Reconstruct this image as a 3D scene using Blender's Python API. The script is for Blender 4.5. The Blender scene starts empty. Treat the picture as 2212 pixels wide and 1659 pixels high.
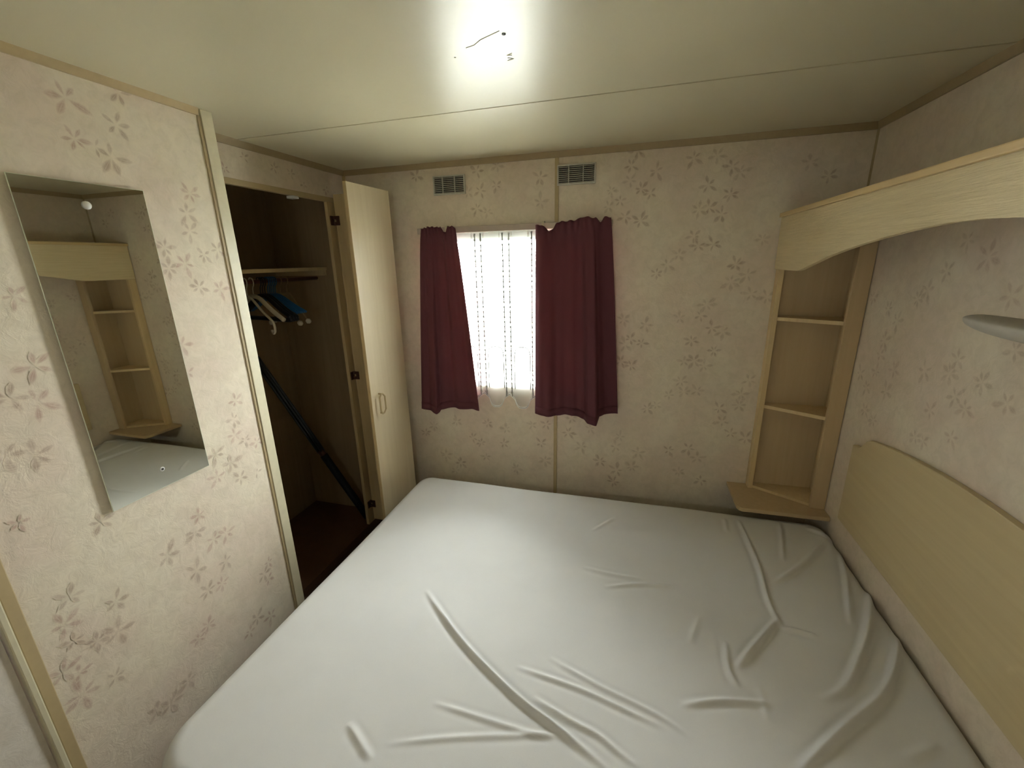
import bpy, bmesh, math, random
import numpy as np
from mathutils import Vector, Matrix

# ---------------------------------------------------------------- camera, sky, exposure
scene = bpy.context.scene
C = scene.collection
random.seed(7)
rng = np.random.RandomState(11)

CAM_POS = Vector((0.0, -2.0602, 1.5448))
YAW, PITCH, ROLL, FPX = -0.2824, -0.2810, -0.0236, 922.59
fw = Vector((math.sin(YAW)*math.cos(PITCH), math.cos(YAW)*math.cos(PITCH), math.sin(PITCH)))
rt = Vector((math.cos(YAW), -math.sin(YAW), 0))
up = rt.cross(fw)
r2 = rt*math.cos(ROLL) + up*math.sin(ROLL)
u2 = -rt*math.sin(ROLL) + up*math.cos(ROLL)
cam_data = bpy.data.cameras.new('camera')
cam_data.sensor_width = 36.0
cam_data.sensor_fit = 'HORIZONTAL'
cam_data.lens = FPX/2212*36.0
cam_data.clip_start = 0.02
cam = bpy.data.objects.new('camera', cam_data)
C.objects.link(cam)
M3 = Matrix((r2, u2, -fw)).transposed()
cam.matrix_world = Matrix.Translation(CAM_POS) @ M3.to_4x4()
scene.camera = cam

SKY = 42.0
world = bpy.data.worlds.new('overcast_sky')
scene.world = world
world.use_nodes = True
bg = world.node_tree.nodes['Background']
bg.inputs['Color'].default_value = (0.97, 0.985, 1.0, 1)
bg.inputs['Strength'].default_value = SKY

def portal(name, loc, rx, sx, sy):
    l = bpy.data.lights.new(name, 'AREA')
    l.shape = 'RECTANGLE'; l.size = sx; l.size_y = sy
    l.cycles.is_portal = True
    o = bpy.data.objects.new(name, l); C.objects.link(o)
    o.location = loc; o.rotation_euler = (rx, 0, 0)
portal('window_daylight', (-0.60, 0.075, 1.275), -math.pi/2, 0.80, 0.74)
portal('rear_fill_portal', (-0.30, -2.64, 1.50), math.pi/2, 0.24, 0.10)  # guides sky fill through the added rear opening

vs = scene.view_settings
vs.view_transform = 'Standard'
vs.look = 'None'
vs.gamma = 1.0
vs.use_curve_mapping = False
vs.exposure = 0.68
scene.cycles.use_denoising = True
scene.cycles.max_bounces = 6
scene.cycles.diffuse_bounces = 4
scene.cycles.glossy_bounces = 3
scene.cycles.transparent_max_bounces = 16
scene.cycles.use_adaptive_sampling = True
scene.cycles.adaptive_threshold = 0.08
scene.cycles.time_limit = 1000
scene.cycles.sample_clamp_indirect = 12.0
scene.cycles.caustics_reflective = False
scene.cycles.caustics_refractive = False

# ---------------------------------------------------------------- measures (metres)
XL, XR, XW, H = -1.285, 0.823, -1.466, 2.0     # mirror wall, headboard wall, wardrobe front, ceiling
Y_REAR = -2.60
ZB = 0.4465                                     # top of the mattress
FLOWERS_BACK=[(-0.025,1.976,0.99),(0.197,1.930,1.05),(0.284,1.932,0.90),(0.344,1.888,0.98),(0.374,1.867,1.11),(0.054,1.893,1.11),(-0.049,1.920,0.84),(-0.050,1.862,0.87),(-0.129,1.827,0.82),(-0.088,1.784,0.95),(-0.137,1.763,0.81),(-0.003,1.826,0.96),(0.036,1.807,1.03),(-0.064,1.718,0.90),(0.001,1.698,1.04),(0.261,1.825,1.01),(0.349,1.785,0.81),(0.234,1.731,1.00),(0.272,1.738,0.89),(0.323,1.710,0.95),(0.224,1.628,0.90),(0.303,1.592,1.04),(0.244,1.587,0.95),(0.170,1.554,0.85),(0.125,1.513,0.99),(0.123,1.485,1.07),(0.082,1.475,0.91),(0.488,1.606,0.88),(0.399,1.508,0.94),(0.448,1.466,1.13),(0.387,1.436,1.14),(0.471,1.386,1.04),(0.533,1.372,1.12),(0.301,1.340,1.10),(0.195,1.280,0.93),(0.281,1.292,0.83),(0.331,1.237,1.03),(0.380,1.223,1.00),(0.253,1.178,0.93),(0.351,1.135,0.88),(-0.049,1.269,0.94),(0.049,1.247,0.96),(-0.014,1.179,0.89),(0.036,1.161,0.90),(-0.004,1.050,0.96),(-0.051,1.069,1.10),(0.272,1.086,1.01),(0.229,1.080,0.90),(0.316,1.064,0.90),(0.223,0.984,0.96),(0.176,0.915,0.87),(0.241,0.936,0.87),(0.299,0.943,0.98),(0.123,0.861,0.83),(0.082,0.841,0.97),(0.400,0.864,0.93),(0.509,1.007,1.05),(0.483,0.939,1.06),(0.482,0.886,1.04),(-1.058,1.948,1.04),(-0.643,1.964,0.93),(-0.744,1.949,1.03),(-0.651,1.882,0.92),(-0.443,1.902,1.00),(-0.731,1.864,0.91),(-0.752,1.787,0.96),(-0.699,1.769,0.82),(-0.794,1.860,0.88),(-0.440,1.798,1.14),(-0.047,1.271,0.88),(-0.037,1.153,1.04),(-1.065,0.651,1.03),(-0.924,0.689,1.05),(-0.741,0.694,0.97),(-0.637,0.669,1.01),(-0.492,0.706,0.82),(-0.415,0.717,0.83),(-1.122,0.605,0.87),(-0.834,0.601,0.85),(-0.785,0.576,0.84),(-0.653,0.584,0.85),(-0.443,0.605,0.99),(-0.948,0.386,0.87),(-0.914,0.438,1.13),(-0.424,0.508,1.04),(-0.759,0.492,0.99),(-0.300,0.680,1.05),(-0.038,0.681,0.89),(-0.056,0.625,1.12),(0.055,0.604,1.09),(-0.133,0.536,1.05),(0.196,0.632,0.97),(0.287,0.651,1.09),(0.329,0.606,1.06),(0.339,0.576,1.03),(-0.046,0.494,1.12),(0.027,0.522,1.02),(0.252,0.521,0.93),(0.355,0.487,0.99),(0.461,0.745,0.87),(0.392,0.865,0.87),(0.420,0.801,1.05),(0.527,0.726,1.07),(0.118,0.862,1.14),(-0.229,0.607,1.10),(-0.284,0.760,0.99),(-0.189,0.713,0.83),(-0.585,0.440,0.97),(-1.005,0.475,1.12),(-0.060,0.425,1.08),(0.135,0.846,0.97),(0.686,1.829,0.96),(0.698,1.853,0.88),(0.676,1.798,0.86),(0.617,1.883,0.83)]
FLOWERS_LEFT=[(-1.256,1.928,1.30),(-1.136,1.975,0.80),(-1.161,1.896,1.10),(-1.260,1.842,0.90),(-1.240,1.832,0.90),(-1.191,1.816,1.10),(-1.221,1.833,0.70),(-1.001,1.757,0.90),(-1.024,1.701,1.00),(-1.027,1.650,0.90),(-1.112,1.602,1.00),(-1.063,1.558,1.10),(-1.113,1.546,0.90),(-0.998,1.584,0.80),(-0.948,1.599,0.80),(-1.036,1.489,1.00),(-0.968,1.478,0.90),(-1.458,1.343,1.00),(-1.515,1.285,1.00),(-1.475,1.262,1.30),(-1.553,1.167,1.00),(-1.509,1.146,1.20),(-1.128,1.328,0.90),(-1.131,1.243,0.60),(-0.997,1.110,0.80),(-1.017,1.051,0.80),(-1.026,0.997,0.90),(-0.990,0.965,0.70),(-0.948,0.938,0.80),(-1.105,0.962,1.00),(-1.059,0.909,1.10),(-1.116,0.887,0.90),(-1.038,0.843,0.90),(-0.972,0.830,0.60),(-1.435,0.926,1.00),(-1.201,0.798,0.70),(-1.224,0.751,1.10),(-1.175,0.691,1.00),(-1.132,0.685,1.00),(-1.190,0.676,0.70),(-1.314,0.734,1.10),(-1.249,0.629,1.10),(-1.154,0.591,0.90),(-1.536,0.783,1.00),(-1.458,0.698,0.90),(-1.561,0.723,1.00),(-1.473,0.614,1.10),(-1.517,0.629,0.70),(-1.556,0.669,0.80),(-1.594,0.610,1.00),(-1.569,0.581,0.80),(-1.576,0.521,1.30),(-1.508,0.498,0.70),(-1.353,0.301,1.00),(-1.386,0.304,1.00),(-1.412,0.281,0.90),(-1.448,0.300,0.90),(-1.184,0.525,0.80),(-1.231,0.538,0.80),(-1.030,0.437,0.90),(-1.016,0.405,0.70),(-1.039,0.253,1.00),(-1.094,0.295,1.00),(-1.258,0.424,0.80),(-1.294,0.405,0.80),(-1.131,0.268,0.70),(-1.002,0.467,0.70),(-1.454,1.496,0.80),(-1.570,1.013,0.60)]
FLOWERS_RIGHT=[(-0.572,1.209,1.07),(-0.673,1.227,0.99),(-0.690,1.269,0.84),(-0.424,1.174,0.92),(-0.322,1.143,0.81),(-0.223,1.113,0.86),(-0.281,1.076,1.02),(-0.715,1.175,1.00),(-0.759,1.155,0.94),(-0.637,1.109,0.88),(-0.406,1.095,1.00),(-0.306,0.993,1.09),(-0.371,0.979,0.93),(-0.740,1.069,0.82),(-0.641,1.016,0.82),(-0.602,1.013,0.82),(-0.331,1.254,1.09),(-0.325,1.204,0.96),(-0.496,1.433,1.05),(-0.560,1.490,0.85),(-0.460,1.405,0.88),(-0.503,1.449,1.01),(-0.698,1.527,1.07),(-0.611,1.569,0.90),(-0.852,1.326,0.82),(-0.798,1.441,1.06),(-0.314,1.360,0.89),(-0.378,1.327,1.02),(-0.201,1.388,0.85),(-0.787,1.233,1.01),(-0.873,1.208,1.05)]
WRINKLES=[([(-0.649,-0.963),(-0.56,-1.039),(-0.443,-1.129),(-0.331,-1.199),(-0.223,-1.258),(-0.119,-1.301),(0.005,-1.361)],11,13),
([(-0.203,-1.237),(-0.101,-1.271),(-0.032,-1.289),(0.023,-1.318),(0.064,-1.336)],5,11),
([(0.48,-0.247),(0.483,-0.403),(0.486,-0.567),(0.475,-0.728),(0.489,-0.835)],10,13),
([(0.487,-0.794),(0.407,-0.902),(0.326,-1.013)],11,15),
([(0.484,-0.833),(0.524,-0.833),(0.581,-0.845)],6,13),
([(0.78,-0.314),(0.648,-0.496),(0.509,-0.637)],8,16),
([(0.645,-0.227),(0.614,-0.37),(0.582,-0.496)],6,14),
([(0.82,-0.334),(0.764,-0.545),(0.688,-0.769)],8,15),
([(0.855,-0.498),(0.742,-0.755),(0.651,-0.909),(0.58,-1.008),(0.508,-1.059)],12,17),
([(0.825,-0.751),(0.729,-0.918),(0.657,-1.013),(0.548,-1.113),(0.397,-1.256)],12,16),
([(0.166,-1.162),(0.27,-1.123),(0.403,-1.098)],5,14),
([(0.313,-0.927),(0.303,-1.022),(0.32,-1.079)],5,14),
([(-0.051,-0.794),(0.065,-0.751),(0.211,-0.729)],4,14),
([(-0.267,-1.164),(-0.089,-1.185),(0.019,-1.209),(0.118,-1.231)],4,11),
([(-0.185,-1.113),(-0.043,-1.162),(0.109,-1.203),(0.19,-1.242)],3,11),
([(-0.121,-0.481),(-0.032,-0.359)],3,13),
([(-0.136,-0.712),(-0.031,-0.723),(0.089,-0.721)],3,14),
([(-0.633,-1.418),(-0.531,-1.476)],5,14),
([(-0.519,-1.438),(-0.342,-1.376),(-0.086,-1.299)],2.5,12),
([(-0.45,-1.318),(-0.206,-1.324),(-0.117,-1.316)],3,12),
([(0.424,-0.254),(0.415,-0.358)],4,14),
([(0.734,-0.246),(0.803,-0.287),(0.832,-0.316)],7,14),
([(0.249,-0.846),(0.209,-0.962)],2.5,16),
([(0.372,-1.053),(0.369,-1.151)],2,16),
([(0.635,-1.164),(0.732,-1.108)],4,20)]


# ---------------------------------------------------------------- helpers
def link_mesh(name, me, mat=None, parent=None, smooth=False):
    o = bpy.data.objects.new(name, me)
    C.objects.link(o)
    if mat:
        for m in (mat if isinstance(mat, (list, tuple)) else [mat]):
            me.materials.append(m)
    if parent: o.parent = parent
    if smooth:
        for p in me.polygons: p.use_smooth = True
    return o

def obj(name, bm, mat=None, parent=None, smooth=False):
    me = bpy.data.meshes.new(name)
    bmesh.ops.recalc_face_normals(bm, faces=bm.faces)
    bm.to_mesh(me); bm.free()
    return link_mesh(name, me, mat, parent, smooth)

def empty(name, loc=(0, 0, 0)):
    o = bpy.data.objects.new(name, None)
    o.empty_display_size = 0.05
    C.objects.link(o)
    o.location = loc
    return o

def tag(o, label, cat, group=None):
    o['label'] = label; o['category'] = cat
    if group: o['group'] = group
    return o

def thing(name, label, cat, group=None, loc=(0, 0, 0)):
    return tag(empty(name, loc), label, cat, group)

def struct(o, label=None, cat=None):
    o['kind'] = 'structure'
    if label: o['label'] = label
    if cat: o['category'] = cat
    return o

def part(o, label):
    o['label'] = label
    return o

def bx(bm, x0, x1, y0, y1, z0, z1, bev=0.0, mi=0):
    x0, x1 = min(x0, x1), max(x0, x1); y0, y1 = min(y0, y1), max(y0, y1); z0, z1 = min(z0, z1), max(z0, z1)
    b = bmesh.new()
    bmesh.ops.create_cube(b, size=1.0)
    bmesh.ops.scale(b, vec=(x1-x0, y1-y0, z1-z0), verts=b.verts)
    bmesh.ops.translate(b, vec=((x0+x1)/2, (y0+y1)/2, (z0+z1)/2), verts=b.verts)
    if bev > 0:
        bmesh.ops.bevel(b, geom=list(b.edges), offset=bev, segments=2, affect='EDGES', profile=0.6)
    for f in b.faces: f.material_index = mi
    t = bpy.data.meshes.new('t'); b.to_mesh(t); b.free()
    bm.from_mesh(t); bpy.data.meshes.remove(t)
    return bm

def box(name, x0, x1, y0, y1, z0, z1, mat, parent=None, bev=0.0):
    return obj(name, bx(bmesh.new(), x0, x1, y0, y1, z0, z1, bev), mat, parent)

def prism(bm, pts, axis, a, b, bev=0.0):
    """extrude an outline. axis: 'x','y','z'; pts are the two other coordinates in order."""
    def mk(p, t):
        return {'x': (t, p[0], p[1]), 'y': (p[0], t, p[1]), 'z': (p[0], p[1], t)}[axis]
    tb = bmesh.new()
    va = [tb.verts.new(mk(p, a)) for p in pts]
    vb = [tb.verts.new(mk(p, b)) for p in pts]
    n = len(pts)
    tb.faces.new(va); tb.faces.new(vb[::-1])
    for i in range(n):
        tb.faces.new((va[i], va[(i+1) % n], vb[(i+1) % n], vb[i]))
    bmesh.ops.recalc_face_normals(tb, faces=tb.faces)
    if bev > 0:
        es = [e for e in tb.edges if len(e.link_faces) == 2 and e.calc_face_angle(0) > 0.6]
        bmesh.ops.bevel(tb, geom=es, offset=bev, segments=2, affect='EDGES', profile=0.6)
    t = bpy.data.meshes.new('t'); tb.to_mesh(t); tb.free()
    bm.from_mesh(t); bpy.data.meshes.remove(t)
    return bm

def smooth_path(pts, n=6):
    """Catmull-Rom through the points"""
    P = [Vector(p) for p in pts]
    out = []
    for i in range(len(P)-1):
        p0 = P[max(i-1, 0)]; p1 = P[i]; p2 = P[i+1]; p3 = P[min(i+2, len(P)-1)]
        for k in range(n):
            t = k/n
            out.append(0.5*((2*p1)+(-p0+p2)*t+(2*p0-5*p1+4*p2-p3)*t*t+(-p0+3*p1-3*p2+p3)*t**3))
    out.append(P[-1])
    return out

def tube(bm, pts, r, seg=8, closed=False, sq=None):
    """round (or flattened by sq) rod along a polyline; r may be a list"""
    P = [Vector(p) for p in pts]
    n = len(P)
    rings = []
    ref = Vector((0.31, 0.17, 0.93)).normalized()
    for i, p in enumerate(P):
        if closed: t = (P[(i+1) % n]-P[i-1]).normalized()
        else: t = (P[min(i+1, n-1)]-P[max(i-1, 0)]).normalized()
        a = t.cross(ref)
        if a.length < 1e-3: a = t.cross(Vector((1, 0, 0)))
        a.normalize(); b = t.cross(a)
        rr = r[i] if isinstance(r, (list, tuple)) else r
        rings.append([bm.verts.new(p + a*rr*math.cos(2*math.pi*k/seg)*(sq or 1) + b*rr*math.sin(2*math.pi*k/seg)) for k in range(seg)])
    m = n if closed else n-1
    for i in range(m):
        A = rings[i]; B = rings[(i+1) % n]
        for k in range(seg):
            bm.faces.new((A[k], A[(k+1) % seg], B[(k+1) % seg], B[k]))
    if not closed:
        bm.faces.new(rings[0][::-1]); bm.faces.new(rings[-1])
    return bm

def cyl(bm, p0, p1, r, seg=16):
    return tube(bm, [p0, p1], r, seg)

def lathe(bm, prof, centre, axis, seg=20):
    """prof: list of (radius, along)"""
    c = Vector(centre); ax = Vector(axis).normalized()
    a = ax.cross(Vector((0, 0, 1)))
    if a.length < 1e-3: a = ax.cross(Vector((1, 0, 0)))
    a.normalize(); b = ax.cross(a)
    rings = []
    for r, h in prof:
        rings.append([bm.verts.new(c+ax*h+(a*math.cos(2*math.pi*k/seg)+b*math.sin(2*math.pi*k/seg))*max(r, 1e-5)) for k in range(seg)])
    for i in range(len(rings)-1):
        for k in range(seg):
            bm.faces.new((rings[i][k], rings[i][(k+1) % seg], rings[i+1][(k+1) % seg], rings[i+1][k]))
    bm.faces.new(rings[0][::-1]); bm.faces.new(rings[-1])
    return bm

# ---------------------------------------------------------------- materials
def srgb(r, g, b):
    f = lambda c: (c/255/12.92) if c/255 <= 0.04045 else ((c/255+0.055)/1.055)**2.4
    return (f(r), f(g), f(b), 1.0)

class NT:
    def __init__(s, name):
        s.m = bpy.data.materials.new(name); s.m.use_nodes = True
        s.t = s.m.node_tree; s.t.nodes.clear()
        s.out = s.t.nodes.new('ShaderNodeOutputMaterial')
    def n(s, kind, **kw):
        nd = s.t.nodes.new('ShaderNode'+kind)
        for k, v in kw.items():
            if k.startswith('i_'): nd.inputs[k[2:].replace('_', ' ')].default_value = v
            else: setattr(nd, k, v)
        return nd
    def l(s, a, b): s.t.links.new(a, b)
    def math(s, op, a, b=None, clamp=False):
        nd = s.t.nodes.new('ShaderNodeMath'); nd.operation = op; nd.use_clamp = clamp
        for i, v in enumerate((a, b)):
            if v is None: continue
            if isinstance(v, (int, float)): nd.inputs[i].default_value = v
            else: s.l(v, nd.inputs[i])
        return nd.outputs[0]
    def mix(s, fac, a, b):
        nd = s.t.nodes.new('ShaderNodeMix'); nd.data_type = 'RGBA'
        for sock, v in ((nd.inputs[0], fac), (nd.inputs[6], a), (nd.inputs[7], b)):
            if hasattr(v, 'links'): s.l(v, sock)
            else: sock.default_value = v
        return nd.outputs[2]
    def coords(s, scale=(1, 1, 1), kind='Object', rot=(0, 0, 0)):
        tc = s.n('TexCoord'); mp = s.n('Mapping')
        mp.inputs['Scale'].default_value = scale; mp.inputs['Rotation'].default_value = rot
        s.l(tc.outputs[kind], mp.inputs['Vector'])
        return mp.outputs[0]
    def noise(s, vec, scale, detail=4, rough=0.55, dist=0.0):
        nd = s.n('TexNoise'); nd.inputs['Scale'].default_value = scale
        nd.inputs['Detail'].default_value = detail; nd.inputs['Roughness'].default_value = rough
        nd.inputs['Distortion'].default_value = dist
        s.l(vec, nd.inputs['Vector'])
        return nd.outputs['Fac']
    def ramp(s, fac, a, b):
        nd = s.n('MapRange'); nd.inputs['From Min'].default_value = a; nd.inputs['From Max'].default_value = b
        s.l(fac, nd.inputs['Value']); return nd.outputs[0]
    def bump(s, h, strength, dist=0.002):
        nd = s.n('Bump'); nd.inputs['Strength'].default_value = strength; nd.inputs['Distance'].default_value = dist
        s.l(h, nd.inputs['Height']); return nd.outputs[0]
    def principled(s, col, rough=0.5, spec=0.5, metal=0.0, normal=None, **kw):
        p = s.n('BsdfPrincipled')
        if hasattr(col, 'links'): s.l(col, p.inputs['Base Color'])
        else: p.inputs['Base Color'].default_value = col
        p.inputs['Roughness'].default_value = rough
        p.inputs['Specular IOR Level'].default_value = spec
        p.inputs['Metallic'].default_value = metal
        if normal is not None: s.l(normal, p.inputs['Normal'])
        return p
    def done(s, shader):
        s.l(shader, s.out.inputs['Surface']); return s.m

def plain(name, col, rough=0.5, spec=0.4, metal=0.0, var=0.06, nscale=60.0, bump=0.0):
    t = NT(name); v = t.coords()
    f = t.noise(v, nscale, 1)
    dark = (col[0]*(1-var), col[1]*(1-var), col[2]*(1-var), 1); lite = (min(col[0]*(1+var), 1), min(col[1]*(1+var), 1), min(col[2]*(1+var), 1), 1)
    c = t.mix(f, dark, lite)
    nm = t.bump(f, bump) if bump else None
    return t.done(t.principled(c, rough, spec, metal, nm).outputs[0])

def wallpaper(name, col, tint, ink=None, strength=0.0):
    """mottled embossed paper; with ink given, a printed petal fills the face's UV leaf outline"""
    t = NT(name); v = t.coords()
    a = t.ramp(t.noise(v, 4.5, 2, 0.6), 0.38, 0.62)
    c = t.mix(a, col, tint)
    streak = t.noise(t.coords((1, 1, 1), rot=(0.5, 0.4, 0.3)), 30.0, 4, 0.7, 0.6)
    s2 = t.ramp(streak, 0.40, 0.66)
    c = t.mix(t.math('MULTIPLY', s2, 0.34), c, (col[0]*0.72, col[1]*0.70, col[2]*0.66, 1))
    if ink:
        tc = t.n('TexCoord'); sp = t.n('SeparateXYZ'); t.l(tc.outputs['UV'], sp.inputs[0])
        u, w_ = sp.outputs[0], sp.outputs[1]
        sn = t.math('MAXIMUM', t.math('SINE', t.math('MULTIPLY', t.math('POWER', t.math('MAXIMUM', u, 0.0001), 1.25), math.pi)), 0.0)
        half = t.math('MULTIPLY', sn, 0.5)
        d = t.math('ABSOLUTE', t.math('SUBTRACT', w_, 0.5))
        al = t.math('MULTIPLY', t.math('SUBTRACT', half, d), 3.0, True)
        vein = t.ramp(d, 0.0, 0.08)
        al = t.math('MULTIPLY', al, t.math('ADD', t.math('MULTIPLY', vein, 0.4), 0.6))
        al = t.math('MULTIPLY', al, t.math('ADD', t.math('MULTIPLY', t.ramp(streak, 0.36, 0.6), 0.5), 0.5))
        al = t.math('MULTIPLY', al, t.math('ADD', t.math('MULTIPLY', t.ramp(u, 1.0, 0.1), 0.45), 0.55))
        c = t.mix(t.math('MULTIPLY', al, strength), c, ink)
    return t.done(t.principled(c, 0.72, 0.25, 0, t.bump(streak, 0.4, 0.004)).outputs[0])

def wood(name, a, b, axis='z', scale=1.0, bump=0.15, rough=0.45, spec=0.4, contrast=1.0):
    st = {'x': (1.2, 22, 22), 'y': (26, 0.9, 26), 'z': (22, 22, 1.2)}[axis]
    st = tuple(k*scale for k in st)
    t = NT(name); v = t.coords(st)
    g = t.noise(v, 2.2, 6, 0.6, 0.7)
    f = t.ramp(g, 0.5-0.22/contrast, 0.5+0.22/contrast)
    big = t.noise(t.coords(), 3.0, 2)
    c = t.mix(f, a, b)
    c = t.mix(t.math('MULTIPLY', big, 0.25), c, (a[0]*0.85, a[1]*0.82, a[2]*0.78, 1))
    g2 = t.noise(v, 6.0, 4, 0.7, 0.4)
    return t.done(t.principled(c, rough, spec, 0, t.bump(g2, bump, 0.003)).outputs[0])

def cloth(name, col, transl_col, transl, bump=0.25, weave=900, rough=0.9, sheen=0.0):
    t = NT(name); v = t.coords()
    f = t.noise(v, weave, 2)
    lo = t.noise(v, 9, 3)
    c = t.mix(t.math('ADD', t.math('MULTIPLY', f, 0.5), t.math('MULTIPLY', lo, 0.5)), (col[0]*0.85, col[1]*0.85, col[2]*0.85, 1), col)
    p = t.principled(c, rough, 0.15, 0, t.bump(f, bump, 0.0008))
    if not transl: return t.done(p.outputs[0])
    tr = t.n('BsdfTranslucent'); tr.inputs['Color'].default_value = transl_col
    mx = t.n('MixShader'); mx.inputs[0].default_value = transl
    t.l(p.outputs[0], mx.inputs[1]); t.l(tr.outputs[0], mx.inputs[2])
    return t.done(mx.outputs[0])

def net(name, col, see):
    t = NT(name)
    d = t.n('BsdfDiffuse'); d.inputs[0].default_value = col
    tl = t.n('BsdfTranslucent'); tl.inputs[0].default_value = col
    m1 = t.n('MixShader'); m1.inputs[0].default_value = 0.5
    t.l(d.outputs[0], m1.inputs[1]); t.l(tl.outputs[0], m1.inputs[2])
    tr = t.n('BsdfTransparent'); m2 = t.n('MixShader')
    m2.inputs[0].default_value = see
    t.l(m1.outputs[0], m2.inputs[1]); t.l(tr.outputs[0], m2.inputs[2])
    return t.done(m2.outputs[0])

def glass(name):
    t = NT(name)
    tr = t.n('BsdfTransparent'); tr.inputs[0].default_value = (0.93, 0.95, 0.94, 1)
    gl = t.n('BsdfGlossy'); gl.inputs['Roughness'].default_value = 0.02
    lw = t.n('LayerWeight'); lw.inputs[0].default_value = 0.25
    sc = t.math('MULTIPLY', lw.outputs['Fresnel'], 0.8)
    mx = t.n('MixShader'); t.l(sc, mx.inputs[0]); t.l(tr.outputs[0], mx.inputs[1]); t.l(gl.outputs[0], mx.inputs[2])
    return t.done(mx.outputs[0])

WP = srgb(226, 215, 193); WPT = srgb(221, 205, 186)
m_paper = wallpaper('wallpaper', WP, WPT)
m_paper_pale = wallpaper('wallpaper_pale', srgb(222, 215, 203), srgb(212, 204, 192))
m_petal = wallpaper('wallpaper_petal', WP, WPT, srgb(150, 120, 98), 0.76)
m_petal_faint = wallpaper('wallpaper_petal_faint', WP, WPT, srgb(150, 124, 98), 0.52)
m_petal2_faint = wallpaper('wallpaper_petal_pink_faint', WP, WPT, srgb(160, 126, 106), 0.52)
m_petal2 = wallpaper('wallpaper_petal_pink', WP, WPT, srgb(166, 122, 108), 0.76)

def ceiling_mat():
    t = NT('ceiling_vinyl'); v = t.coords()
    c = t.mix(t.noise(v, 2.2, 3), srgb(214, 206, 175), srgb(204, 196, 166))
    fine = t.noise(v, 330, 1, 0.6)
    return t.done(t.principled(c, 0.34, 0.5, 0, t.bump(fine, 0.05, 0.001)).outputs[0])
m_ceil = ceiling_mat()
m_trim = plain('tan_trim', srgb(184, 164, 124), 0.5)
m_trim_brown = plain('brown_trim', srgb(168, 150, 114), 0.5)
m_trim_pale = plain('pale_plastic_trim', srgb(208, 200, 170), 0.4)
m_seam = plain('seam_strip', srgb(150, 110, 84), 0.6)
m_maple = wood('maple_door', srgb(226, 211, 178), srgb(214, 197, 162), 'z', 0.8, 0.08, 0.36, 0.5, 0.7)
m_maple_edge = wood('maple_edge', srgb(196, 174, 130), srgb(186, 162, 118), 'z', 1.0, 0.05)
m_pelmet = wood('pelmet_grain', srgb(231, 214, 172), srgb(212, 194, 152), 'y', 2.8, 0.7, 0.5, 0.35, 0.9)
m_pelmet_edge = wood('pelmet_edge', srgb(214, 188, 138), srgb(202, 174, 124), 'y', 1.0, 0.08)
m_head = wood('headboard_veneer', srgb(207, 190, 149), srgb(197, 178, 137), 'y', 0.7, 0.08, 0.42, 0.4, 0.9)
m_unit = wood('shelf_veneer', srgb(200, 177, 138), srgb(189, 165, 126), 'z', 0.9, 0.06, 0.5, 0.3, 0.8)
m_unit_edge = wood('shelf_edge', srgb(220, 196, 150), srgb(206, 180, 134), 'z', 0.9, 0.06)
m_ward_in = wood('wardrobe_lining_shaded', srgb(148, 127, 94), srgb(132, 111, 80), 'z', 0.6, 0.06, 0.6, 0.2)  # brown darkened to carry the shade inside the wardrobe
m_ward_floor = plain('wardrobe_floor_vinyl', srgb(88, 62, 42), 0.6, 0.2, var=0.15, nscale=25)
m_carpet = plain('brown_carpet', srgb(70, 50, 38), 0.95, 0.1, var=0.2, nscale=200, bump=0.4)
m_dark = plain('vent_shade', srgb(34, 30, 24), 0.9, 0.1)  # near-black that stands in for shade behind the vent slats
m_hinge = plain('brown_hinge_metal', srgb(74, 46, 36), 0.45, 0.5, 0.3)
m_white = plain('white_plastic', srgb(226, 226, 220), 0.4)
m_grille = plain('grey_white_vent_plastic', srgb(196, 192, 178), 0.45)
m_alu = plain('window_frame_white', srgb(226, 228, 224), 0.4)
m_track = plain('curtain_track', srgb(184, 170, 156), 0.45)
m_glass = glass('window_glass')
m_sheet = cloth('white_fitted_sheet', srgb(218, 217, 213), None, 0, 0.12, 500, 0.85)
m_base = cloth('divan_fabric', srgb(160, 150, 134), None, 0, 0.3, 300)
m_burg = cloth('burgundy_curtain', srgb(106, 64, 70), (0.36, 0.05, 0.045, 1), 0.065, 0.25, 700, 0.85)
m_net = net('net_curtain', (0.86, 0.88, 0.86, 1), 0.68)
m_net_line = plain('net_trim_thread', srgb(150, 152, 146), 0.8)
m_net_hem = plain('net_hem_thread', srgb(226, 228, 224), 0.8)
m_mirror = NT('silvered_mirror'); m_mirror = m_mirror.done(m_mirror.principled((0.88, 0.90, 0.83, 1), 0.015, 0.5, 1.0).outputs[0])
m_mirror_edge = plain('polished_glass_edge', srgb(236, 242, 220), 0.2, 0.6)
m_blue = plain('blue_hanger_plastic', srgb(26, 84, 130), 0.4)
m_black = plain('black_hanger_plastic', srgb(14, 16, 20), 0.4)
m_hwhite = plain('white_hanger_plastic', srgb(180, 171, 150), 0.5)
m_rail = plain('red_brown_rail', srgb(88, 44, 30), 0.4)
m_bag = plain('black_nylon', srgb(20, 22, 24), 0.7, 0.3, var=0.3, nscale=200)
m_rod = plain('dark_grey_rod', srgb(40, 48, 54), 0.4, 0.5, 0.2)
m_lamp = plain('white_lamp_plastic', srgb(186, 182, 170), 0.5)
m_gravel = plain('gravel', srgb(190, 188, 180), 0.95, 0.1, var=0.2, nscale=40)
m_rails_out = plain('painted_fence', srgb(170, 172, 170), 0.7)
m_mark = plain('dark_mark', srgb(48, 42, 34), 0.8)
m_scuff = plain('grey_scuff', srgb(186, 178, 146), 0.6)

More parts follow.
